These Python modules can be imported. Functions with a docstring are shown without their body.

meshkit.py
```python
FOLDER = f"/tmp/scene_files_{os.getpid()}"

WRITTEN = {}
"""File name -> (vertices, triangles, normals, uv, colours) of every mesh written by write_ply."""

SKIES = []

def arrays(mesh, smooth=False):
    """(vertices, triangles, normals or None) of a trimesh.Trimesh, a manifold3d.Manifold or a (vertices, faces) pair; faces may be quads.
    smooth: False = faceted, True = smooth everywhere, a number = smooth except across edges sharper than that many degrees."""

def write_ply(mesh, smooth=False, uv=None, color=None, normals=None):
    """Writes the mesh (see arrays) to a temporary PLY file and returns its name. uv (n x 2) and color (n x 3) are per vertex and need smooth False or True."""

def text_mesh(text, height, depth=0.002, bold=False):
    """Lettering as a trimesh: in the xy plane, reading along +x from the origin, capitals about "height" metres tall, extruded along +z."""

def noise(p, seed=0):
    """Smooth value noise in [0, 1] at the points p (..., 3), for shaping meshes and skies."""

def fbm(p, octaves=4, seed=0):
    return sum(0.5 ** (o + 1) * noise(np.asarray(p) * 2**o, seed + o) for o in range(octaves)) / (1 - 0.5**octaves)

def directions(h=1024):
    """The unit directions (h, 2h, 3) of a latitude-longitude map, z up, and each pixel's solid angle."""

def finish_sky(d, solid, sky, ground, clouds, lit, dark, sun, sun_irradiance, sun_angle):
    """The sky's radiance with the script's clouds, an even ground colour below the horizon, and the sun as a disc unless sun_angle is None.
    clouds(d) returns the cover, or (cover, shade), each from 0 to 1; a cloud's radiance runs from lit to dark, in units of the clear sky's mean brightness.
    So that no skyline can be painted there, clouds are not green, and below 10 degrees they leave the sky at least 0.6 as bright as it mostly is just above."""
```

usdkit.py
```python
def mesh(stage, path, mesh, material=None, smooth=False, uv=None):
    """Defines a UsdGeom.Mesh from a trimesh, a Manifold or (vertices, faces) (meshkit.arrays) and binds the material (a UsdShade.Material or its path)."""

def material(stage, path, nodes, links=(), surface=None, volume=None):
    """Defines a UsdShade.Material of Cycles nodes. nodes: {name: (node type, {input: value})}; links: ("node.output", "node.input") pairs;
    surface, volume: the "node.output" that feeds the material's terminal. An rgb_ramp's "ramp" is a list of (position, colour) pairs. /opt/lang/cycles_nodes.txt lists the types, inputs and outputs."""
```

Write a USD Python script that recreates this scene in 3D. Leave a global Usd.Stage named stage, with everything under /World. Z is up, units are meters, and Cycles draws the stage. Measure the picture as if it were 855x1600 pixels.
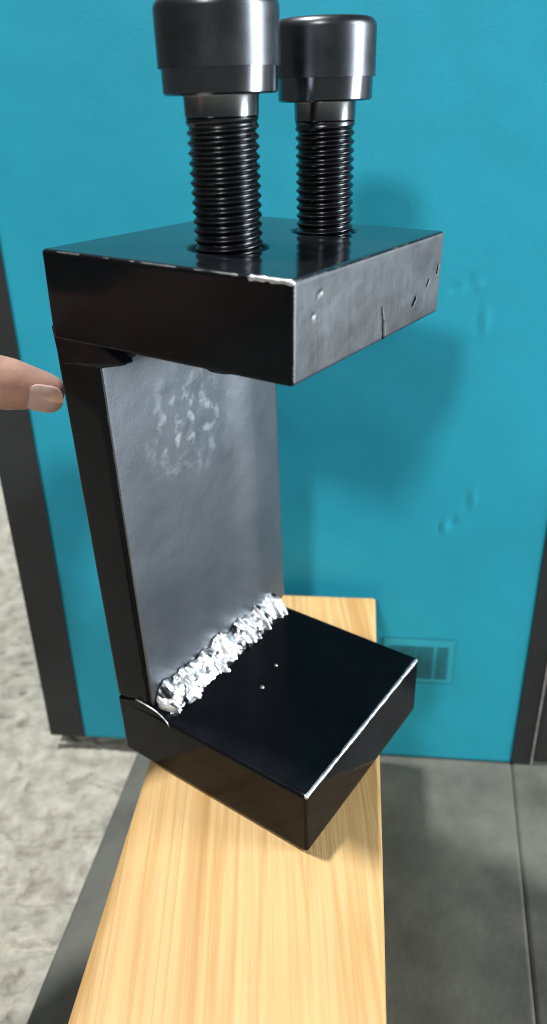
import math, random
import numpy as np, trimesh, manifold3d as m3, usdkit, meshkit
from pxr import Usd, UsdGeom, UsdLux, UsdShade, Gf, Sdf

stage = Usd.Stage.CreateInMemory()
UsdGeom.SetStageUpAxis(stage, UsdGeom.Tokens.z)
UsdGeom.SetStageMetersPerUnit(stage, 1.0)
UsdGeom.Xform.Define(stage, '/World')
rng = np.random.default_rng(7)
H0 = 0.362                                   # camera height above the slab
# ------------------------------------------------------------------ camera
PITCH, ROLL, F_PX = 0.5101, -0.0333, 1180.3
cam = UsdGeom.Camera.Define(stage, '/World/camera')
c, s = math.cos(PITCH), math.sin(PITCH)
r_, u_, b_ = np.array([1, 0, 0.]), np.array([0, s, c]), np.array([0, -c, s])
cr, sr = math.cos(ROLL), math.sin(ROLL)
right, up = cr * r_ + sr * u_, -sr * r_ + cr * u_
cam.AddTransformOp().Set(Gf.Matrix4d(*right, 0, *up, 0, *b_, 0, 0, 0, H0, 1))
cam.CreateHorizontalApertureAttr(36.0)
cam.CreateVerticalApertureAttr(36.0 * 1600 / 855)
cam.CreateFocalLengthAttr(36.0 * F_PX / 855)
cam.CreateClippingRangeAttr(Gf.Vec2f(0.005, 100))
cam.CreateFStopAttr(21.0)
cam.CreateFocusDistanceAttr(0.245)
cam.CreateExposureAttr(0.0)
# ------------------------------------------------------------------ light
def look_from(xf, pos, target):
    m = Gf.Matrix4d().SetLookAt(Gf.Vec3d(*map(float, pos)), Gf.Vec3d(*map(float, target)), Gf.Vec3d(0, 0, 1)).GetInverse()
    xf.AddTransformOp().Set(m)
AIM = np.array([0, 0.26, 0.2])
dome = UsdLux.DomeLight.Define(stage, '/World/ambient_light')
amb = usdkit.material(stage, '/World/Looks/ambient', {'b': ('background_shader', {'color': (0.86, 0.95, 1.0), 'strength': 0.16})}, [], surface='b.background')
UsdShade.MaterialBindingAPI.Apply(dome.GetPrim()).Bind(amb)
def lamp(name, direction, dist, radius, intensity, color):
    l = UsdLux.DiskLight.Define(stage, '/World/' + name)
    l.CreateRadiusAttr(radius); l.CreateIntensityAttr(intensity); l.CreateColorAttr(Gf.Vec3f(*color))
    d = np.array(direction, float); d /= np.linalg.norm(d)
    look_from(l, AIM + d * dist, AIM)
    return l
def window(name, azimuth, elev, dist, w, h, intensity, color):
    l = UsdLux.RectLight.Define(stage, '/World/' + name)
    l.CreateWidthAttr(w); l.CreateHeightAttr(h); l.CreateIntensityAttr(intensity); l.CreateColorAttr(Gf.Vec3f(*color))
    d = np.array([math.cos(elev) * math.cos(azimuth), math.cos(elev) * math.sin(azimuth), math.sin(elev)])
    look_from(l, AIM + d * dist, AIM)
    return l
window('doorway_light', math.radians(-13), math.radians(13), 2.6, 0.85, 1.5, 44, (0.90, 0.96, 1.0))
lamp('front_lamp', (-0.27, -0.77, 0.64), 1.7, 0.09, 185, (1.0, 0.98, 0.94))
lamp('overhead_lamp', (-0.25, 0.09, 0.95), 1.9, 0.065, 1750, (1.0, 0.985, 0.95))

# ------------------------------------------------------------------ helpers
used = {}
def numbered(path):
    n = used.get(path, 0); used[path] = n + 1
    return path if n == 0 else f'{path}_{n:03d}'
def setcd(p, **kw):
    for k, v in kw.items():
        if v is not None: p.SetCustomDataByKey(k, v)
def obj(name, mesh, mat, parent='/World', smooth=30, **cd):
    path = numbered(f'{parent}/{name}')
    m = usdkit.mesh(stage, path, mesh, mat, smooth=smooth)
    setcd(m.GetPrim(), **cd)
    return path
def thing(name, label, category, group=None):
    path = numbered('/World/' + name)
    x = UsdGeom.Xform.Define(stage, path)
    setcd(x.GetPrim(), label=label, category=category, group=group)
    return path
def T(man):
    m = man.to_mesh()
    return trimesh.Trimesh(np.array(m.vert_properties[:, :3], float), np.array(m.tri_verts), process=True)
def hull_box(corners, r, n=12):
    """Rounded solid on any eight corners (the spheres sit inside the corners)."""
    cs = np.array(corners, float); cen = cs.mean(0)
    ball = trimesh.creation.icosphere(2, 1.0).vertices
    pts = []
    for p in cs:
        pts.append(p + np.sign((cen - p) @ np.eye(3)) * 0 + ball * r)
    return m3.Manifold.hull_points(np.vstack(pts))
def round_box(o, U, V, Z, L, W, Th, r):
    """Box from corner o along U, V, Z with rounding r."""
    cs = [o + U * a + V * b + Z * cc for a in (r, L - r) for b in (r, W - r) for cc in (r, Th - r)]
    return hull_box(cs, r)
def displaced(man, edge, fn):
    t = T(man.refine_to_length(edge))
    n = np.array(t.vertex_normals)
    t.vertices = np.array(t.vertices) + n * fn(np.array(t.vertices))[:, None]
    return t
def fb(p, scale, seed=0, oct=4):
    return meshkit.fbm(np.asarray(p) * scale + 31.7, oct, seed) - 0.5
def grid_mesh(P):
    a, b = P.shape[:2]
    i, j = np.meshgrid(np.arange(a - 1), np.arange(b - 1), indexing='ij')
    k = i * b + j
    q = np.stack([k, k + b, k + b + 1, k + 1], -1).reshape(-1, 4)
    return trimesh.Trimesh(P.reshape(-1, 3), np.vstack([q[:, [0, 1, 2]], q[:, [0, 2, 3]]]), process=False)
def chain(pts, radii, sub=2):
    ball = trimesh.creation.icosphere(sub, 1.0).vertices
    out = None
    for a, b, ra, rb in zip(pts[:-1], pts[1:], radii[:-1], radii[1:]):
        h = m3.Manifold.hull_points(np.vstack([ball * ra + a, ball * rb + b]))
        out = h if out is None else out + h
    return out

# ------------------------------------------------------------------ materials
def mat(name, base, rough, noise=0.0, nscale=40, bump=0.0, bscale=300, metallic=0.0, spec=0.5, rnoise=0.0, stretch=(1, 1, 1), base2=None, coat=0.0, sss=0.0):
    n = {'g': ('geometry', {}), 'm': ('mapping', {'scale': tuple(stretch)}),
         'n': ('noise_texture', {'scale': float(nscale), 'detail': 6.0, 'roughness': 0.6}),
         'n2': ('noise_texture', {'scale': float(bscale), 'detail': 4.0, 'roughness': 0.6}),
         'p': ('principled_bsdf', {'metallic': metallic, 'specular_ior_level': spec, 'coat_weight': coat, 'subsurface_weight': sss, 'subsurface_scale': 0.004})}
    lo = np.array(base2 if base2 is not None else np.array(base) * (1 - noise))
    n['c'] = ('rgb_ramp', {'ramp': [(0.32, tuple(lo)), (0.68, tuple(base))]})
    n['r'] = ('map_range', {'from_min': 0.3, 'from_max': 0.7, 'to_min': rough - rnoise, 'to_max': rough + rnoise, 'clamp': True})
    l = [('g.position', 'm.vector'), ('m.vector', 'n.vector'), ('m.vector', 'n2.vector'), ('n.fac', 'c.fac'), ('c.color', 'p.base_color'), ('n.fac', 'r.value'), ('r.result', 'p.roughness')]
    if bump:
        n['b'] = ('bump', {'strength': 1.0, 'distance': bump})
        l += [('n2.fac', 'b.height'), ('b.normal', 'p.normal')]
    return usdkit.material(stage, '/World/Looks/' + name, n, l, surface='p.BSDF')

PAINT = mat('black_gloss_paint', (0.0035, 0.0042, 0.0058), 0.13, 0.4, 60, 0.00001, 900, rnoise=0.04, spec=0.10)
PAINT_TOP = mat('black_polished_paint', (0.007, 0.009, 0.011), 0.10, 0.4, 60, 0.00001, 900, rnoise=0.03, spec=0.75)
PAINT_END = mat('black_sawn_paint', (0.14, 0.15, 0.162), 0.47, 0.14, 60, 0.00005, 700, metallic=1.0, rnoise=0.06)
OXIDE = mat('black_oxide_steel', (0.085, 0.091, 0.102), 0.33, 0.2, 90, 0.00001, 1500, metallic=1.0, rnoise=0.04)
OXIDE_TURNED = mat('turned_black_steel', (0.15, 0.158, 0.172), 0.21, 0.2, 90, 0, 1000, metallic=1.0)
THREAD = mat('black_thread_steel', (0.05, 0.054, 0.06), 0.27, 0.3, 200, 0, 1000, metallic=1.0)
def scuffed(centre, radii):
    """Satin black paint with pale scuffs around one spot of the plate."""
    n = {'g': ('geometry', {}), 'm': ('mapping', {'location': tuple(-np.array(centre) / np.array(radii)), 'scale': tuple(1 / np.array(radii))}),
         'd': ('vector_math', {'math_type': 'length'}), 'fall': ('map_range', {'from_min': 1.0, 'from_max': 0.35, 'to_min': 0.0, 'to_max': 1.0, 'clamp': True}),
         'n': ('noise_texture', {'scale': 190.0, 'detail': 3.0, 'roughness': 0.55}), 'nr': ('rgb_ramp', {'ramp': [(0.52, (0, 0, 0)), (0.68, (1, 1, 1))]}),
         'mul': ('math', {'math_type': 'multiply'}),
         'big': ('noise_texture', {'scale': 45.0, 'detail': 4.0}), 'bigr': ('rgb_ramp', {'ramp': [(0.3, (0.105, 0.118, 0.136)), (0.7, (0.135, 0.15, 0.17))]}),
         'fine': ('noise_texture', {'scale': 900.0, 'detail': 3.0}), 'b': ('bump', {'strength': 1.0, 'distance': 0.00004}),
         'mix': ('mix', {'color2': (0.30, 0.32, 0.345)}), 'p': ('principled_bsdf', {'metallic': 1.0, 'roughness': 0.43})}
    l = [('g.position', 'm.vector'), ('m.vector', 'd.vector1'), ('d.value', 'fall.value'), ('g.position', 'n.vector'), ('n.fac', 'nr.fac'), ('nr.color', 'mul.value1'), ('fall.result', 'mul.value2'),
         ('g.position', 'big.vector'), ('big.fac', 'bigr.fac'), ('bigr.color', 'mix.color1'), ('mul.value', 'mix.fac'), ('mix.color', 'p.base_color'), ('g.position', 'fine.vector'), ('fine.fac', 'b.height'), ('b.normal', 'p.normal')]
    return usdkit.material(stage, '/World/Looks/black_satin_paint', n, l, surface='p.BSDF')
def weld_metal():
    """Broken bright metal between black scale."""
    n = {'g': ('geometry', {}), 'n': ('noise_texture', {'scale': 150.0, 'detail': 2.0, 'roughness': 0.5, 'distortion': 0.8}),
         'c': ('rgb_ramp', {'ramp': [(0.41, (0.03, 0.033, 0.038)), (0.46, (0.45, 0.46, 0.48)), (0.52, (0.88, 0.89, 0.91))]}),
         'b': ('bump', {'strength': 1.0, 'distance': 0.0003}), 'p': ('principled_bsdf', {'metallic': 0.92, 'roughness': 0.40})}
    l = [('g.position', 'n.vector'), ('n.fac', 'c.fac'), ('c.color', 'p.base_color'), ('n.fac', 'b.height'), ('b.normal', 'p.normal')]
    return usdkit.material(stage, '/World/Looks/bright_weld_metal', n, l, surface='p.BSDF')
WELD = weld_metal()
TEAL = mat('teal_print', (0.021, 0.315, 0.445), 0.50, 0.08, 18, 0.00005, 500, spec=0.18)
TEAL_PALE = mat('teal_label_print', (0.026, 0.325, 0.45), 0.45, 0.06, 60, 0, 500, spec=0.35)
BAR_INK = mat('dark_teal_ink', (0.018, 0.135, 0.175), 0.5, 0.25, 300, 0, 500, spec=0.3)
DARK = mat('charcoal_print', (0.022, 0.024, 0.027), 0.5, 0.35, 25, 0.00006, 400, spec=0.4)
DARK2 = mat('black_board', (0.030, 0.030, 0.032), 0.55, 0.35, 25, 0.00008, 300, spec=0.4)
WORN = mat('worn_pale_edge', (0.30, 0.30, 0.30), 0.6, 0.5, 400, 0, 400)
KRAFT = mat('teal_box_side', (0.038, 0.30, 0.41), 0.55, 0.1, 20)
SLAB = mat('grey_slab_stone', (0.082, 0.087, 0.075), 0.62, 0.45, 28, 0.00025, 260, spec=0.35, rnoise=0.1)
CONC = mat('rough_concrete', (0.35, 0.345, 0.30), 0.9, 0.45, 85, 0.0009, 420, spec=0.2)
SKIN = mat('skin', (0.33, 0.205, 0.16), 0.48, 0.22, 130, 0.00012, 900, sss=0.25)
NAIL = mat('fingernail', (0.44, 0.275, 0.24), 0.34, 0.1, 150, 0, 300, sss=0.2)

YB = 0.118                                     # how far the beam is turned
def wood():
    n = {'g': ('geometry', {}),
         'm': ('mapping', {'rotation': (0.0, 0.0, YB), 'scale': (1.0, 0.028, 1.0)}),
         'm2': ('mapping', {'rotation': (0.0, 0.0, YB), 'scale': (1.0, 0.02, 1.0)}),
         'n': ('noise_texture', {'scale': 95.0, 'detail': 3.0, 'roughness': 0.55, 'distortion': 0.12}),
         'f': ('noise_texture', {'scale': 620.0, 'detail': 4.0, 'roughness': 0.7}),
         'big': ('noise_texture', {'scale': 14.0, 'detail': 2.0}),
         'c': ('rgb_ramp', {'ramp': [(0.30, (0.32, 0.182, 0.062)), (0.42, (0.395, 0.255, 0.104)), (0.49, (0.415, 0.283, 0.124)), (0.545, (0.355, 0.218, 0.080)), (0.60, (0.42, 0.286, 0.128)), (0.75, (0.38, 0.242, 0.096))]}),
         'x': ('mix', {'mix_type': 'multiply', 'fac': 0.35}),
         'y': ('mix', {'mix_type': 'multiply', 'fac': 0.30}),
         'b': ('bump', {'strength': 1.0, 'distance': 0.00025}),
         'p': ('principled_bsdf', {'roughness': 0.55, 'specular_ior_level': 0.35})}
    l = [('g.position', 'm.vector'), ('g.position', 'm2.vector'), ('m.vector', 'n.vector'), ('m2.vector', 'f.vector'), ('g.position', 'big.vector'),
         ('n.fac', 'c.fac'), ('c.color', 'x.color1'), ('f.color', 'x.color2'), ('x.color', 'y.color1'), ('big.color', 'y.color2'), ('y.color', 'p.base_color'),
         ('f.fac', 'b.height'), ('b.normal', 'p.normal')]
    n['f2'] = ('rgb_ramp', {'ramp': [(0.3, (0.62, 0.55, 0.48)), (0.6, (1, 1, 1))]})
    l = [x for x in l if x[0] != 'f.color' and x[0] != 'big.color'] + [('f.fac', 'f2.fac'), ('f2.color', 'x.color2'), ('big.fac', 'b2.fac'), ('b2.color', 'y.color2')]
    n['b2'] = ('rgb_ramp', {'ramp': [(0.35, (0.72, 0.66, 0.58)), (0.65, (1, 1, 1))]})
    return usdkit.material(stage, '/World/Looks/pine_wood', n, l, surface='p.BSDF')
WOOD = wood()

# ------------------------------------------------------------------ ground
def ground():
    xs = np.linspace(-0.46, 0.02, 620); ys = np.linspace(0.08, 0.86, 820)
    X, Y = np.meshgrid(xs, ys, indexing='ij')
    P = np.stack([X, Y, np.zeros_like(X)], -1)
    q = P
    st = q * np.array([0.62, 1.35, 1])
    h = 0.0050 * fb(q, 26, 1, 3) + 0.0042 * fb(st, 85, 2, 3) + 0.0024 * fb(st, 260, 3, 3)
    pits = 0.011 * np.clip(meshkit.noise(st * 175 + 5, 9) - 0.66, 0, 1) + 0.015 * np.clip(meshkit.noise(st * 85 + 2, 4) - 0.74, 0, 1)
    h = np.minimum(h, 0.0065)
    e = np.minimum(np.minimum(X - xs[0], xs[-1] - X), np.minimum(Y - ys[0], ys[-1] - Y))
    P[..., 2] = -0.0105 + (h - pits) * np.clip(e / 0.03, 0, 1)
    return grid_mesh(P), (xs[0], xs[-1], ys[0], ys[-1])
gm, (gx0, gx1, gy0, gy1) = ground()
B = 6.0
ring_v, ring_f = [], []
for (x0, x1, y0, y1) in ((-B, gx0, -B, B), (gx1, B, -B, B), (gx0, gx1, -B, gy0), (gx0, gx1, gy1, B)):
    k = len(ring_v)
    ring_v += [(x0, y0, -0.0105), (x1, y0, -0.0105), (x1, y1, -0.0105), (x0, y1, -0.0105)]
    ring_f += [(k, k + 1, k + 2), (k, k + 2, k + 3)]
obj('ground', trimesh.util.concatenate([gm, trimesh.Trimesh(ring_v, ring_f, process=False)]), CONC, smooth=True, kind='structure')

# slabs: left edge and seam lines, as points on the slab plane
def slab(corners, th, r, seed):
    cs = np.array(corners, float); cen = cs.mean(0)
    pts = []
    ball = trimesh.creation.icosphere(2, 1.0).vertices
    for p in cs:
        q = p + (cen - p) / np.linalg.norm(cen - p) * r * 1.4
        pts += [np.append(q, -r) + ball * r, np.append(q, -th + r) + ball * r]
    return m3.Manifold.hull_points(np.vstack(pts))
ka = 0.185
def lx(x, y0, y): return x + ka * (y - y0)
L0 = lambda y: -0.0915 + 0.176 * (y - 0.3337)
S0 = lambda y: 0.1385 + 0.215 * (y - 0.319)
yn, yf = -0.12, 0.62
t = thing('floor_slab', 'dark grey stone slab under the wooden beam, between rough concrete and the seam', 'slab')
obj('slab_body', displaced(slab([(L0(yn), yn), (S0(yn) - .0012, yn), (S0(yf) - .0012, yf), (L0(yf), yf)], 0.0125, 0.0022, 1), 0.012, lambda p: 0.0004 * fb(p, 40)), SLAB, t)
t = thing('floor_slab', 'grey stone slab right of the dark seam at the picture edge', 'slab')
obj('slab_body', displaced(slab([(S0(yn) + .0012, yn), (S0(yn) + .30, yn), (S0(yf) + .30, yf), (S0(yf) + .0012, yf)], 0.0125, 0.0022, 2), 0.012, lambda p: 0.0004 * fb(p, 40, 5)), SLAB, t)

# ------------------------------------------------------------------ wooden beam
def beam():
    zt = 0.122
    ax = np.array([math.sin(YB), math.cos(YB), 0.0])
    far_r, far_l = np.array([0.0532, 0.3300]), None
    ex = np.array([math.cos(YB), -math.sin(YB)])
    wid = 0.0955
    far_l = far_r - ex * wid
    ln = 0.42
    prof = np.array([(0, 0.0003), (0, zt - 0.0045), (0.0012, zt - 0.0018), (0.0048, zt), (wid - 0.0015, zt), (wid - 0.0004, zt - 0.0005), (wid, zt - 0.0018), (wid, 0.0003)])
    cs = m3.CrossSection([prof[::-1]])
    man = m3.Manifold.extrude(cs, ln)
    tm = T(man.refine_to_length(0.006))
    v = np.array(tm.vertices)
    P = np.zeros_like(v)
    base = np.array([far_l[0], far_l[1], 0])
    P = base + v[:, :1] * np.array([ex[0], ex[1], 0]) + v[:, 1:2] * np.array([0, 0, 1]) - v[:, 2:3] * ax
    P += 0.0005 * (meshkit.fbm(P * np.array([60, 12, 60]) + 3, 3)[:, None] - 0.5) * np.array([1, 0, 0.5])
    m = trimesh.Trimesh(P, tm.faces, process=False)
    if m.volume < 0: m.invert()
    return m
t = thing('wooden_beam', 'pale yellow pine beam lying under the black clamp and pointing at the teal box', 'beam')
obj('beam_body', beam(), WOOD, t, smooth=40)

# ------------------------------------------------------------------ teal box
SLB = -0.125
BX = np.array([1.0, SLB, 0]); BX /= np.linalg.norm(BX)
BN = np.array([BX[1], -BX[0], 0])                      # out of the front face, towards the camera
LEAN = math.radians(2.8)
B0 = np.array([0.0, 0.3414, 0.0006])                   # on the front's foot, x = 0
BH = 0.43
def bump_at(S_, Z_, dents):
    d = np.zeros_like(S_)
    for (x, z, rx, rz, a) in dents:
        d += a * np.exp(-(((S_ - x) / rx) ** 2 + ((Z_ - z) / rz) ** 2))
    return d
DENTS = [(0.0835, 0.2815, .0022, .0016, -.0003), (0.090, 0.284, .0017, .0030, -.0003), (0.0945, 0.282, .0012, .002, .0003), (0.0955, 0.267, .0013, .005, -.0003), (0.0985, 0.266, .0014, .006, .0004),
         (0.0985, 0.176, .0013, .0045, -.0003), (0.1013, 0.177, .0014, .005, .0004), (0.0925, 0.1635, .0016, .0022, -.0005), (0.086, 0.1605, .001, .0035, -.0005), (0.0885, 0.160, .001, .003, .0005)]
def front(sx, z, off=0.0):
    """Point on the front face: sx metres along it, z metres up."""
    sx, z = np.broadcast_arrays(np.asarray(sx, float), np.asarray(z, float))
    shrink = 1.0
    y = 0.0016 * np.sin((sx + 0.02) * 16) * np.sin(z * 6.5) + 0.0007 * (meshkit.fbm(np.stack([sx * 22, z * 22, 0 * z], -1) + 9, 3) - 0.5) + bump_at(sx, z, DENTS)
    P = B0 + sx[..., None] * BX + z[..., None] * np.array([0, 0, 1.0]) - BN * (z[..., None] * math.tan(LEAN)) + BN * (y + off)[..., None]
    return P
XL, XR = -0.1505, 0.1525
TL, TR = -0.1275, 0.1402                               # teal between these
def panel(x0, x1, z0, z1, off, nx, nz, th=0.0):
    sx, z = np.meshgrid(np.linspace(x0, x1, nx), np.linspace(z0, z1, nz), indexing='ij')
    F = front(sx, z, off)
    m = grid_mesh(F)
    if (m.face_normals.mean(0) @ BN) < 0: m.invert()
    if th == 0: return m
    K = front(sx, z, off - th)
    v = np.vstack([F.reshape(-1, 3), K.reshape(-1, 3)]); k = nx * nz
    idx = np.arange(k).reshape(nx, nz)
    loop = np.concatenate([idx[:, 0], idx[-1, 1:], idx[-2::-1, -1], idx[0, -2:0:-1]])
    nxt = np.roll(loop, -1)
    f = np.vstack([m.faces, m.faces[:, ::-1] + k, np.stack([loop, nxt, nxt + k], 1), np.stack([loop, nxt + k, loop + k], 1)])
    r = trimesh.Trimesh(v, f, process=False); r.fix_normals()
    return r
box = thing('teal_box', 'tall teal carton with charcoal edge bands standing behind the clamp', 'box')
DEP = 0.15
obj('front_panel', panel(TL, TR, 0.0, BH, 0.0, 180, 240, 0.003), TEAL, box, smooth=True)
obj('edge_band', panel(XL, TL - .0002, 0.0, BH, 0.0004, 16, 120, 0.0034), DARK, box, smooth=40)
obj('edge_band', panel(TR + .0002, XR - .0011, 0.0, BH, 0.0004, 12, 120, 0.0034), DARK, box, smooth=40)
obj('worn_corner', panel(XR - .0010, XR, 0.0, BH, 0.0007, 3, 120, 0.0037), WORN, box, smooth=40)
def solid(x0, x1, z0, z1, d0, d1, lean=True):
    cs = []
    for x in (x0, x1):
        for z in (z0, z1):
            for d in (d0, d1):
                p = B0 + BX * x + np.array([0, 0, z]) - BN * d
                if lean and d == d0: p = p - BN * z * math.tan(LEAN)
                cs.append(p)
    return m3.Manifold.hull_points(np.array(cs))
obj('carton_body', T(solid(XL, XR, 0.0, BH, 0.0055, DEP)), KRAFT, box, smooth=20)
lab = obj('barcode_label', panel(0.0600, 0.1005, 0.0585, 0.0895, 0.0004, 24, 24), TEAL_PALE, box, smooth=True)
x = 0.0640
r2 = random.Random(3)
pat = []
while x < 0.0966:
    w = r2.choice([.0004, .0006, .0009, .0013])
    pat.append((x, min(x + w, .0968))); x += w + r2.choice([.0002, .0003, .0004])
pat = [p for p in pat if not (0.0882 < p[0] < 0.0902)]
for a, b in pat:
    obj('bar', panel(a, b, 0.0615, 0.0842, 0.0007, 3, 8), BAR_INK, lab, smooth=True)
for (a, b, z0, z1) in ((.0602, .1003, .0892, .0895), (.0602, .1003, .0586, .0589), (.1001, .1004, .0589, .0892), (.0601, .0604, .0589, .0892)):
    obj('frame_line', panel(a, b, z0, z1, 0.0007, 12 if b - a > .01 else 2, 2 if b - a > .01 else 12), BAR_INK, lab, smooth=True)

# dark carton on the right
dk = thing('dark_box', 'plain black carton standing right of the teal box at the picture edge', 'box')
obj('carton_body', T(hull_box([B0 + BX * x + np.array([0, 0, z]) - BN * d - BN * (z * math.tan(LEAN) if d < .05 else 0) for x in (XR + .0035, XR + .18) for z in (.0020, .40) for d in (.004, DEP)], 0.002)), DARK2, dk)
obj('lid_flap', T(hull_box([B0 + BX * x + np.array([0, 0, z]) - BN * d for x in (XR + .0035, XR + .18) for z in (.4035, .406) for d in (.021, DEP)], 0.001)), DARK2, dk)

# ------------------------------------------------------------------ clamp
ZW = H0 - 0.24                                          # top of the beam
def frame(y): return np.array([math.cos(y), math.sin(y), 0]), np.array([-math.sin(y), math.cos(y), 0])
ZZ = np.array([0, 0, 1.0])
O = np.array([-0.0653, 0.2300, ZW])
U1, V1 = frame(-0.5931); U2, V2 = frame(-0.6311); U3, V3 = frame(-0.612)
clamp = thing('c_clamp', 'black painted steel C-clamp with two cap screws standing on the pine beam', 'clamp')
# top plate, slightly tipped
k = np.array([0, 0, 0.0])
tu, tw = -0.0123, -0.027
O1 = O + ZZ * (0.0261 + 0.1755 - 0.0)                   # top surface height 0.2016 above the beam
U1t = U1 + ZZ * tu; U1t /= np.linalg.norm(U1t); V1t = V1 + ZZ * tw; V1t /= np.linalg.norm(V1t); Z1 = np.cross(U1t, V1t)
L1, W1, TT = 0.0866, 0.0945, 0.0265
P1 = O1 - Z1 * TT
SB1 = np.array([-0.0103, 0.2298, H0 - 0.0410]); SB2 = np.array([0.0198, 0.2610, H0 - 0.0415])
def nick(p, o, U, V, Z, list_):
    """Grooves on the plate's end face: (v0, z0, v1, z1, width, depth)."""
    q = np.stack([(p - o) @ U, (p - o) @ V, (p - o) @ Z], 1)
    d = np.zeros(len(p))
    for (v0, z0, v1, z1, w, dep) in list_:
        a, b = np.array([v0, z0]), np.array([v1, z1])
        tt = np.clip(((q[:, 1:] - a) @ (b - a)) / ((b - a) @ (b - a)), 0, 1)
        dist = np.linalg.norm(q[:, 1:] - a - tt[:, None] * (b - a), axis=1)
        d -= dep * np.exp(-(dist / w) ** 2) * (q[:, 0] > L1 - 0.004)
    return d, q
NICKS = [(.0525, .0003, .0515, .0050, .0006, .0011), (.0515, .0050, .0500, .0100, .0004, .0007), (.0725, .0068, .0742, .0084, .0009, .0002), (.083, .0110, .0842, .0122, .0007, .0002), (.0908, .0138, .0914, .0160, .0007, .0002), (.012, .0210, .0135, .0214, .0006, .0003), (.0095, .0160, .0100, .0162, .0007, .0003)]
hole = lambda b, r: m3.Manifold.cylinder(0.06, r, r, 64).translate([b[0], b[1], b[2] - 0.05]) + m3.Manifold.cylinder(0.004, r - 0.0014, r + 0.0026, 64).translate([b[0], b[1], b[2] - 0.0024])
tp_m = T((round_box(P1, U1t, V1t, Z1, L1, W1, TT, 0.0013) - hole(SB1, 0.0102) - hole(SB2, 0.0096)).refine_to_length(0.0014))
q1 = (np.array(tp_m.triangles_center) - P1) @ U1t
def split(m, mask):
    a = m.submesh([np.nonzero(mask)[0]], append=True, repair=False); b = m.submesh([np.nonzero(~mask)[0]], append=True, repair=False)
    return a, b
ea, eb = split(tp_m, q1 > L1 - 0.0002)
ea = ea.subdivide().subdivide()
eb.vertices = np.array(eb.vertices) + np.array(eb.vertex_normals) * (0.00012 * fb(eb.vertices, 120))[:, None] * np.clip(((L1 - 0.0013 - (np.array(eb.vertices) - P1) @ U1t) / 0.001), 0, 1)[:, None]
def fend(p):
    d, q = nick(p, P1, U1t, V1t, Z1, NICKS)
    rim = np.clip(np.minimum(np.minimum(q[:, 1], W1 - q[:, 1]), np.minimum(q[:, 2], TT - q[:, 2])) / 0.002 - 0.65, 0, 1)
    saw = fb(np.stack([q[:, 1] * 900 + q[:, 2] * 90, q[:, 2] * 35, 0 * q[:, 0]], 1), 1.0, 3, 3)
    return d + rim * (0.00006 * saw + 0.00016 * fb(p, 70, 8) + 0.00012 * fb(p, 260, 3))
ea.vertices = np.array(ea.vertices) + U1t * fend(np.array(ea.vertices))[:, None]
qz = (np.array(eb.triangles_center) - P1) @ Z1
et, eb = split(eb, qz > TT - 0.0004)
tp = obj('top_plate', eb, PAINT, clamp)
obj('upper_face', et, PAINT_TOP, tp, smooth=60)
def near_nick(p):
    q = np.stack([(p - P1) @ V1t, (p - P1) @ Z1], 1); m_ = np.zeros(len(p), bool)
    for (v0, z0, v1, z1, w, dep) in NICKS[:5]:
        a, b = np.array([v0, z0]), np.array([v1, z1])
        tt = np.clip(((q - a) @ (b - a)) / ((b - a) @ (b - a)), 0, 1)
        m_ |= np.linalg.norm(q - a - tt[:, None] * (b - a), axis=1) < w * 0.85
    return m_
en, ea = split(ea, near_nick(np.array(ea.triangles_center)))
obj('nick', en, PAINT, tp, smooth=60)
obj('sawn_end', ea, PAINT_END, tp, smooth=60)
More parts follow.
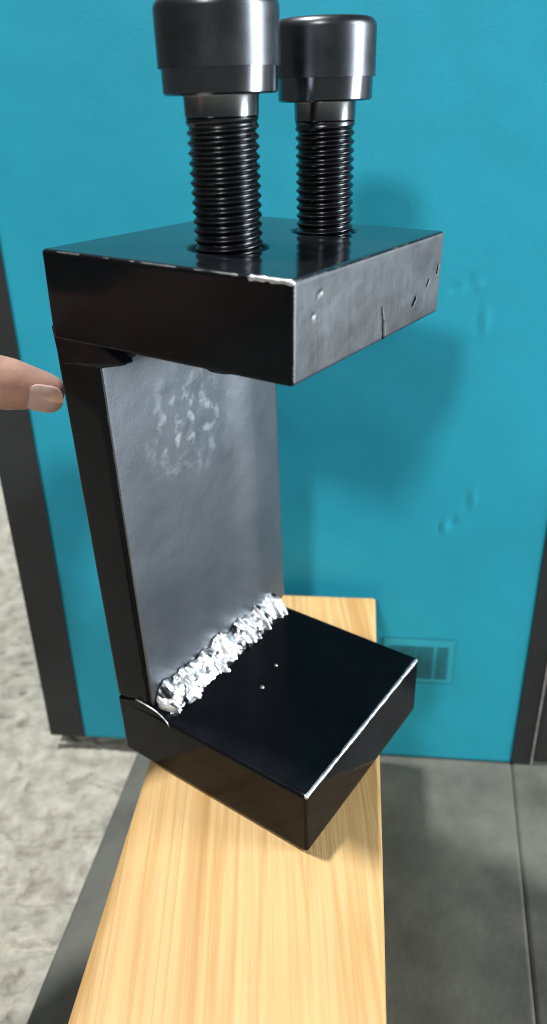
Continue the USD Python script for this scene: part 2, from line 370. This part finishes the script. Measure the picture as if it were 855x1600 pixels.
# bottom plate
L2, W2_, TB = 0.0907, 0.0870, 0.0289
O2 = O + ZZ * 0.0003
def f2(p): return 0.00012 * fb(p, 110, 4) + 0.00006 * fb(p, 400, 5)
m2 = displaced(round_box(O2, U2, V2, ZZ, L2, W2_, TB, 0.0014), 0.0014, f2)
bp = obj('bottom_plate', m2, PAINT, clamp)
# worn bright edge along the end of the bottom plate
def bead_line(a, b, r, n, jit, seed, up=ZZ, squash=1.0):
    g = np.random.default_rng(seed)
    ts = np.linspace(0, 1, n)
    pts = [a + (b - a) * t_ + g.normal(0, jit, 3) for t_ in ts]
    return chain(pts, np.abs(r * (1 + g.normal(0, .05, n))), 1)
ce = O2 + U2 * (L2 - 0.00098) + ZZ * (TB - 0.00098)
EDGE = mat('bare_steel_edge', (0.62, 0.63, 0.65), 0.33, 0.5, 500, 0.0001, 900, metallic=0.8)
obj('worn_edge', T(bead_line(ce + V2 * 0.0012, ce + V2 * (W2_ - 0.0012), 0.00098, 40, 0.00001, 11)), EDGE, bp, smooth=60)
# spine
TS = 0.0195
Z3a, Z3b = 0.0, 0.1755
O3 = O + ZZ * 0.029 + V3 * 0.0006 - U3 * 0.0004
ZS = ZZ - U3 * 0.0115
W3 = 0.0925
SP = [(0.030, 0.125, .0045), (0.024, 0.118, .0035), (0.036, 0.117, .003), (0.042, 0.110, .0045), (0.040, 0.102, .004), (0.050, 0.106, .0035), (0.055, 0.099, .004), (0.046, 0.095, .0035), (0.033, 0.107, .003), (0.060, 0.088, .003), (0.020, 0.060, .0025), (0.034, 0.020, .004), (0.05, 0.026, .003)]
g5 = np.random.default_rng(4)
DROPS = [(v + g5.normal(0, .0025), z + g5.normal(0, .002), r * g5.uniform(.35, .7), r * g5.uniform(.5, 1.0)) for v, z, r in SP for _ in range(3)]
def f3(p):
    q = np.stack([(p - O3) @ U3 + 0.0115 * ((p - O3) @ ZZ), (p - O3) @ V3, (p - O3) @ ZZ], 1)
    inn = (q[:, 0] > TS - 0.002)
    d = inn * (0.0009 * np.tanh((q[:, 1] - 0.066) / 0.0058) - 0.0007 * np.clip((q[:, 1] - 0.074) / 0.02, 0, 1) + 0.0003) + 0.00020 * fb(p, 50, 6) + inn * 0.00010 * fb(p, 170, 7)
    for v, z, rv, rz in DROPS:
        d += inn * 0.00004 * np.exp(-(((q[:, 1] - v) / rv) ** 2 + ((q[:, 2] - z) / rz) ** 2) ** 2)
    return d
m3_ = displaced(round_box(O3, U3, V3, ZS, TS, W3, 0.1755 - 0.029, 0.0016), 0.0013, f3)
qs = (np.array(m3_.triangles_center) - O3) @ (U3 + 0.0115 * ZZ)
ia, ib = split(m3_, qs > TS - 0.0011)
sp = obj('spine', ib, PAINT, clamp)
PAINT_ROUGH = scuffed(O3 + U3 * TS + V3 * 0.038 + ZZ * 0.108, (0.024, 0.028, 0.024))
obj('inner_face', ia, PAINT_ROUGH, sp, smooth=60)
# weld beads
def weld(a, b, U, Z, wu, wz, seed, pitch=0.0052, rough_k=1.0):
    """A fillet weld as one rough, rippled strip between two plates: a is the corner's start, U and Z run along the plates."""
    g = np.random.default_rng(seed)
    ln = np.linalg.norm(b - a); ax = (b - a) / ln
    n, k = 300, 44
    s_ = np.linspace(0, 1, n)[:, None]; t_ = np.linspace(0, 1, k)[None, :]
    along = s_ * ln + 0 * t_
    W = lambda f, sd: meshkit.fbm(np.stack([along * f, t_ * 2.2 + 0 * s_, 0 * along], -1) + sd, 3, seed) - 0.5
    edge_u = wu * (1 + 0.75 * (meshkit.fbm(np.stack([s_[:, 0] * ln * 260, 0 * s_[:, 0], 0 * s_[:, 0]], -1) + 3, 3, seed) - .5))[:, None]
    edge_z = wz * (1 + 0.9 * (meshkit.fbm(np.stack([s_[:, 0] * ln * 230, 0 * s_[:, 0], 0 * s_[:, 0]], -1) + 8, 3, seed) - .5))[:, None]
    th = t_ * math.pi / 2
    # bulging profile between (edge_u, 0) and (0, edge_z)
    lin_u, lin_z = edge_u * (1 - t_), edge_z * t_
    bul = 0.05 * np.sin(t_ * math.pi)
    ph = along / pitch + 0.9 * (t_ - 0.5) + 0.35 * np.sin(along * 500 + seed) + 1.2 * W(120, 5)
    tri = np.abs((ph % 1.0) - 0.5) * 2
    rip = 0.0011 * (1 - tri ** 3) - 0.0012 * np.clip(tri - .82, 0, 1) / .18
    rough = 0.0022 * W(260, 1) + 0.0005 * W(900, 2)
    hgt = rough_k * (rip + rough) * 0.70 * np.sin(np.clip(t_ * math.pi, 0.0, math.pi)) ** 0.5 + 0 * s_
    u = lin_u + bul * edge_u + hgt * 0.7; z = lin_z + bul * edge_z + hgt * 0.7
    endt = np.clip(np.minimum(s_, 1 - s_) * ln / 0.0045 + 0.12 * W(200, 7), 0.05, 1) ** 0.6
    u = u * endt - 0.0006; z = z * endt - 0.0006
    P = a + ax * along[..., None] + U * u[..., None] + Z * z[..., None]
    back = np.repeat((a + ax * along[:, :1] - U * 0.0012 - Z * 0.0012)[:, None, :], 1, 1)
    P = np.concatenate([P, back], 1)
    Pc = np.concatenate([P, P[:, :1]], 1)
    m = grid_mesh(Pc); m.merge_vertices(); m.fix_normals()
    return m
wb0 = O + U3 * TS + ZZ * TB
obj('weld_bead', weld(wb0 + V3 * 0.0012, wb0 + V3 * (W2_ - 0.0005), U3, ZZ, 0.0092, 0.0088, 3), WELD, clamp, smooth=50, label='bright silvery weld bead in the lower corner')
wt0 = O + U3 * (TS - 0.0018) + ZZ * 0.1750
obj('weld_bead', weld(wt0 + V3 * 0.0012, wt0 + V3 * (W3 - 0.002), U3, -ZZ, 0.0100, 0.0070, 5, rough_k=0.35), PAINT, clamp, smooth=50, label='black painted weld bead under the top plate')
# weld seams on the near side
def arc(pts, n=24):
    pts = np.array(pts); tt = np.linspace(0, 1, len(pts)); x = np.linspace(0, 1, n)
    from scipy.interpolate import CubicSpline
    return CubicSpline(tt, pts)(x)
side = lambda u, z, w=0.0: O + U3 * (u - max(0.0, z - 0.029) * 0.0115) + ZZ * z + V3 * w
def seam(pts, r, matr, seed):
    p = arc([side(u, z, w) for u, z, w in pts])
    g = np.random.default_rng(seed)
    return obj('weld_seam', T(chain(list(p), r * (1 + g.normal(0, .15, len(p))), 1)), matr, clamp, smooth=60)
def pad(pts, w0, w1, r, flush):
    """A ground-flat weld that stands a little proud of the clamp's near side."""
    ball = trimesh.creation.icosphere(2, 1.0).vertices * r
    man = m3.Manifold.hull_points(np.vstack([ball + side(u, z, w) for u, z in pts for w in (w0 + (0.0007 if z < flush else 0), w1)]))
    return displaced(man, 0.0012, lambda p: 0.00035 * fb(p, 220, 9))
obj('side_weld', pad([(.0012, .1785), (.013, .1781), (.0210, .1752), (.0245, .1722), (.0290, .1712), (.019, .1685), (.0012, .1672)], .0004, .004, .0005, .170), PAINT, clamp, smooth=50)
obj('side_weld', pad([(.0014, .0280), (.0110, .0318), (.0195, .0312), (.0240, .0296), (.0275, .0262), (.018, .0245), (.0014, .0235)], .0004, .004, .0005, .0265), PAINT, clamp, smooth=50)
seam([(.0115, .0331, -.0004), (.0195, .0325, -.0004), (.0245, .0309, -.0004), (.0278, .0275, -.0003)], .00028, EDGE, 1)
# worn paint along the top plate's upper edges
EDGE_DULL = mat('dull_bare_edge', (0.15, 0.155, 0.16), 0.42, 0.6, 400, 0.0001, 900, metallic=0.8)
t0 = P1 + Z1 * (TT - 0.0008) + V1t * 0.0008
obj('worn_edge', T(bead_line(t0 + U1t * 0.0015, t0 + U1t * (L1 - 0.012), 0.00062, 40, 0.0, 21)), EDGE_DULL, tp, smooth=60)
obj('worn_edge', T(bead_line(t0 + U1t * (L1 - 0.0125), t0 + U1t * (L1 - 0.0010), 0.00088, 10, 0.00002, 22)), EDGE, tp, smooth=60)
t1 = P1 + Z1 * (TT - 0.0008) + U1t * (L1 - 0.0008)
obj('worn_edge', T(bead_line(t1 + V1t * 0.0015, t1 + V1t * (W1 - 0.0012), 0.00058, 40, 0.0, 23)), EDGE_DULL, tp, smooth=60)
# spatter
g = np.random.default_rng(12)
for (u, w, z) in [(0.043, .050, TB), (0.046, .036, TB)]:
    pnt = (O + (U2 if z == TB else U3) * u + (V2 if z == TB else V3) * w + ZZ * z)
    b = trimesh.creation.icosphere(2, 0.0006 + 0.0003 * g.random()); b.apply_translation(pnt + ZZ * 0.0002)
    obj('weld_spatter', b, EDGE if z == TB else PAINT_ROUGH, clamp, smooth=True)

# ------------------------------------------------------------------ cap screws
def lathe(prof, seg=72):
    prof = np.array(prof)
    a = np.arange(seg) * 2 * np.pi / seg
    P = np.stack([prof[:, None, 0] * np.cos(a), prof[:, None, 0] * np.sin(a), np.repeat(prof[:, 1:2], seg, 1)], -1)
    n = len(prof)
    i, j = np.meshgrid(np.arange(n - 1), np.arange(seg), indexing='ij')
    k0 = i * seg + j; k1 = i * seg + (j + 1) % seg
    q = np.stack([k0, k1, k1 + seg, k0 + seg], -1).reshape(-1, 4)
    return trimesh.Trimesh(P.reshape(-1, 3), np.vstack([q[:, [0, 1, 2]], q[:, [0, 2, 3]]]), process=False)
def thread(r, z0, z1, pitch, depth, seg=64, per=10, phase=0.0):
    zs = np.arange(z0, z1, pitch / per)
    a = np.arange(seg) * 2 * np.pi / seg
    Zg, A = np.meshgrid(zs, a, indexing='ij')
    ph = ((Zg / pitch - A / (2 * np.pi) + phase) % 1.0)
    tri = np.abs(ph - 0.5) * 2                           # 1 at the root, 0 at the crest
    prof = np.clip((tri - 0.12) / 0.72, 0, 1)
    fade = np.clip((z1 - Zg) / (pitch * 1.2), 0, 1) * np.clip((Zg - z0) / (pitch * 1.0) + .25, 0, 1)
    R = r - depth * prof * np.clip(fade, 0, 1)
    P = np.stack([R * np.cos(A), R * np.sin(A), Zg], -1)
    n = len(zs)
    i, j = np.meshgrid(np.arange(n - 1), np.arange(seg), indexing='ij')
    k0 = i * seg + j; k1 = i * seg + (j + 1) % seg
    q = np.stack([k0, k1, k1 + seg, k0 + seg], -1).reshape(-1, 4)
    v = np.vstack([P.reshape(-1, 3), [[0, 0, zs[0]]]]); cidx = len(v) - 1
    cap = np.stack([np.full(seg, cidx), (np.arange(seg) + 1) % seg, np.arange(seg)], 1)
    return trimesh.Trimesh(v, np.vstack([q[:, [0, 1, 2]], q[:, [0, 2, 3]], cap]), process=False)
def head_mesh(r, h):
    """Cylinder head with a hexagon socket; z = 0 at its underside."""
    body = T(m3.Manifold.revolve(m3.CrossSection([np.array([(0, 0.0062), (r, 0.0062)] + [(r - 0.0026 + 0.0026 * math.cos(t_), h - 0.0026 + 0.0026 * math.sin(t_)) for t_ in np.linspace(0, math.pi / 2, 8)] + [(0, h)])]), 96))
    man = m3.Manifold.revolve(m3.CrossSection([np.array([(0, 0.0062), (r, 0.0062)] + [(r - 0.0026 + 0.0026 * math.cos(t_), h - 0.0026 + 0.0026 * math.sin(t_)) for t_ in np.linspace(0, math.pi / 2, 8)] + [(0, h)])]), 96)
    hexa = m3.Manifold.cylinder(0.02, 0.0098, 0.0098, 6).translate([0, 0, h - 0.0105])
    cone = m3.Manifold.cylinder(0.0022, 0.0086, 0.0108, 48).translate([0, 0, h - 0.0018])
    return T(man - hexa - cone)
def cap_screw(base, zh, rs, rh, hh, phase):
    """base: where the axis meets the plate's top (world); zh: underside of the head."""
    x, y = base[0], base[1]
    zb = base[2]
    th = thread(rs, zb - 0.034, zh - 0.0052, 0.0025, 0.00092, phase=phase); th.apply_translation([x, y, 0])
    pth = obj('cap_screw', th, THREAD, clamp, smooth=25)
    neck = lathe([(0, zh - .0062), (rs - .0012, zh - .0062), (rs + .0001, zh - .0050), (rs + .0002, zh - .0004), (rs + .0008, zh + .0006), (0, zh + .0006)]); neck.apply_translation([x, y, 0])
    obj('screw_neck', neck, OXIDE_TURNED, pth, smooth=35)
    col = lathe([(0, zh), (rh - .0014, zh), (rh - .0008, zh + .0005), (rh - .0007, zh + .0062), (0, zh + .0062)]); col.apply_translation([x, y, 0])
    obj('head_collar', col, OXIDE_TURNED, pth, smooth=35)
    hd = head_mesh(rh, hh); hd.apply_translation([x, y, zh])
    obj('socket_head', hd, OXIDE, pth, smooth=35)
cap_screw(SB1, H0 - 0.0008, 0.0099, 0.0161, 0.0215, 0.1)
cap_screw(SB2, H0 - 0.0036, 0.0092, 0.0150, 0.0212, 0.6)

# ------------------------------------------------------------------ hand
def hand():
    z = H0
    tip = np.array([-0.0756, 0.2455, z - 0.0872])
    ip = np.array([-0.1015, 0.2390, z - 0.0785])
    mcp = np.array([-0.1330, 0.2240, z - 0.0745])
    wrist = np.array([-0.1860, 0.1800, z - 0.0950])
    parts = chain([tip, tip + (ip - tip) * .45, ip, (ip + mcp) / 2, mcp, wrist], [0.0060, 0.0088, 0.0094, 0.0096, 0.0125, 0.0200])
    palm_c = np.array([-0.158, 0.262, z - 0.105])
    kn = [np.array([-0.166 - .005 * i, 0.206 - 0.006 * i, z - 0.082 - 0.0185 * i]) for i in range(4)]
    ball = trimesh.creation.icosphere(2, 1.0).vertices
    palm = m3.Manifold.hull_points(np.vstack([ball * 0.0125 + k_ for k_ in kn] + [ball * 0.019 + wrist + [-0.010, 0.0, -0.012], ball * 0.014 + mcp + [-0.01, 0.008, -0.008]]))
    parts = parts + palm
    lens = [(.040, .024, .018), (.044, .027, .019), (.041, .025, .018), (.033, .019, .017)]
    for i, k_ in enumerate(kn):
        a = k_ + np.array([0.6, 0.62, -0.05]) * 0 + np.array([-.026, .010, -.004]) * (lens[i][0] / .040)
        b = a + np.array([-.010, -.020, -.003]) * (lens[i][1] / .024)
        c_ = b + np.array([.012, -.008, -.001])
        parts = parts + chain([k_, a, b, c_], [0.0098, 0.0090, 0.0082, 0.0068])
    fore = chain([wrist + [0, .008, -.006], wrist + [-.06, -.045, .0], wrist + [-.19, -.14, .0]], [0.024, 0.028, 0.036])
    parts = parts + fore
    t = T(parts.refine_to_length(0.0024))
    trimesh.smoothing.filter_taubin(t, lamb=.5, nu=.5, iterations=16)
    v = np.array(t.vertices)
    ax = (ip - tip) / np.linalg.norm(ip - tip)
    s_ = (v - ip) @ ax                                   # knuckle creases
    near = np.linalg.norm(v - ip, axis=1) < .016
    v = v + np.array(t.vertex_normals) * (near * -0.0004 * np.cos(s_ * 2600) * np.exp(-(s_ / .004) ** 2))[:, None]
    t.vertices = v
    return t, tip, ip
hm, tip, ip = hand()
person = thing('person', 'hand with extended thumb holding the left side of the black clamp', 'person')
obj('hand', hm, SKIN, person, smooth=True)
def nail():
    ax = (tip - ip) / np.linalg.norm(tip - ip)
    n = np.array([0.05, -0.95, -0.12]); n -= ax * (n @ ax); n /= np.linalg.norm(n)
    sd = np.cross(n, ax)
    cen = tip - ax * 0.0008
    R = 0.0076
    a = np.linspace(-1, 1, 21); l = np.linspace(-1, 1, 25)
    A, Lg = np.meshgrid(a, l, indexing='ij')
    # rounded outline
    wv = 0.0050 * (1 - 0.10 * np.clip(Lg, 0, 1) ** 3) * (1 - np.abs(Lg) ** 3.4 * 0.985) ** 0.5
    sx = A * wv
    rad = R * (1 - 0.10 * np.clip(Lg, 0, 1) ** 2)
    dep = np.sqrt(np.clip(rad ** 2 - (sx * 0.92) ** 2, 1e-8, None))
    P = cen + ax * (Lg * 0.0062)[..., None] + sd * sx[..., None] + n * (dep + 0.0001 - .0008 * np.clip(Lg, 0, 1) ** 2 - .0009 * np.clip(-Lg - .4, 0, 1))[..., None]
    top = grid_mesh(P)
    if top.face_normals.mean(0) @ n < 0: top.invert()
    bot = top.copy(); bot.vertices = bot.vertices - n * 0.0009; bot.invert()
    k_ = len(top.vertices); idx = np.arange(k_).reshape(P.shape[:2])
    loop = np.concatenate([idx[:, 0], idx[-1, 1:], idx[-2::-1, -1], idx[0, -2:0:-1]]); nxt = np.roll(loop, -1)
    f = np.vstack([top.faces, bot.faces + k_, np.stack([loop, nxt, nxt + k_], 1), np.stack([loop, nxt + k_, loop + k_], 1)])
    r = trimesh.Trimesh(np.vstack([top.vertices, bot.vertices]), f, process=False); r.fix_normals()
    return r
obj('thumbnail', nail(), NAIL, person, smooth=45)
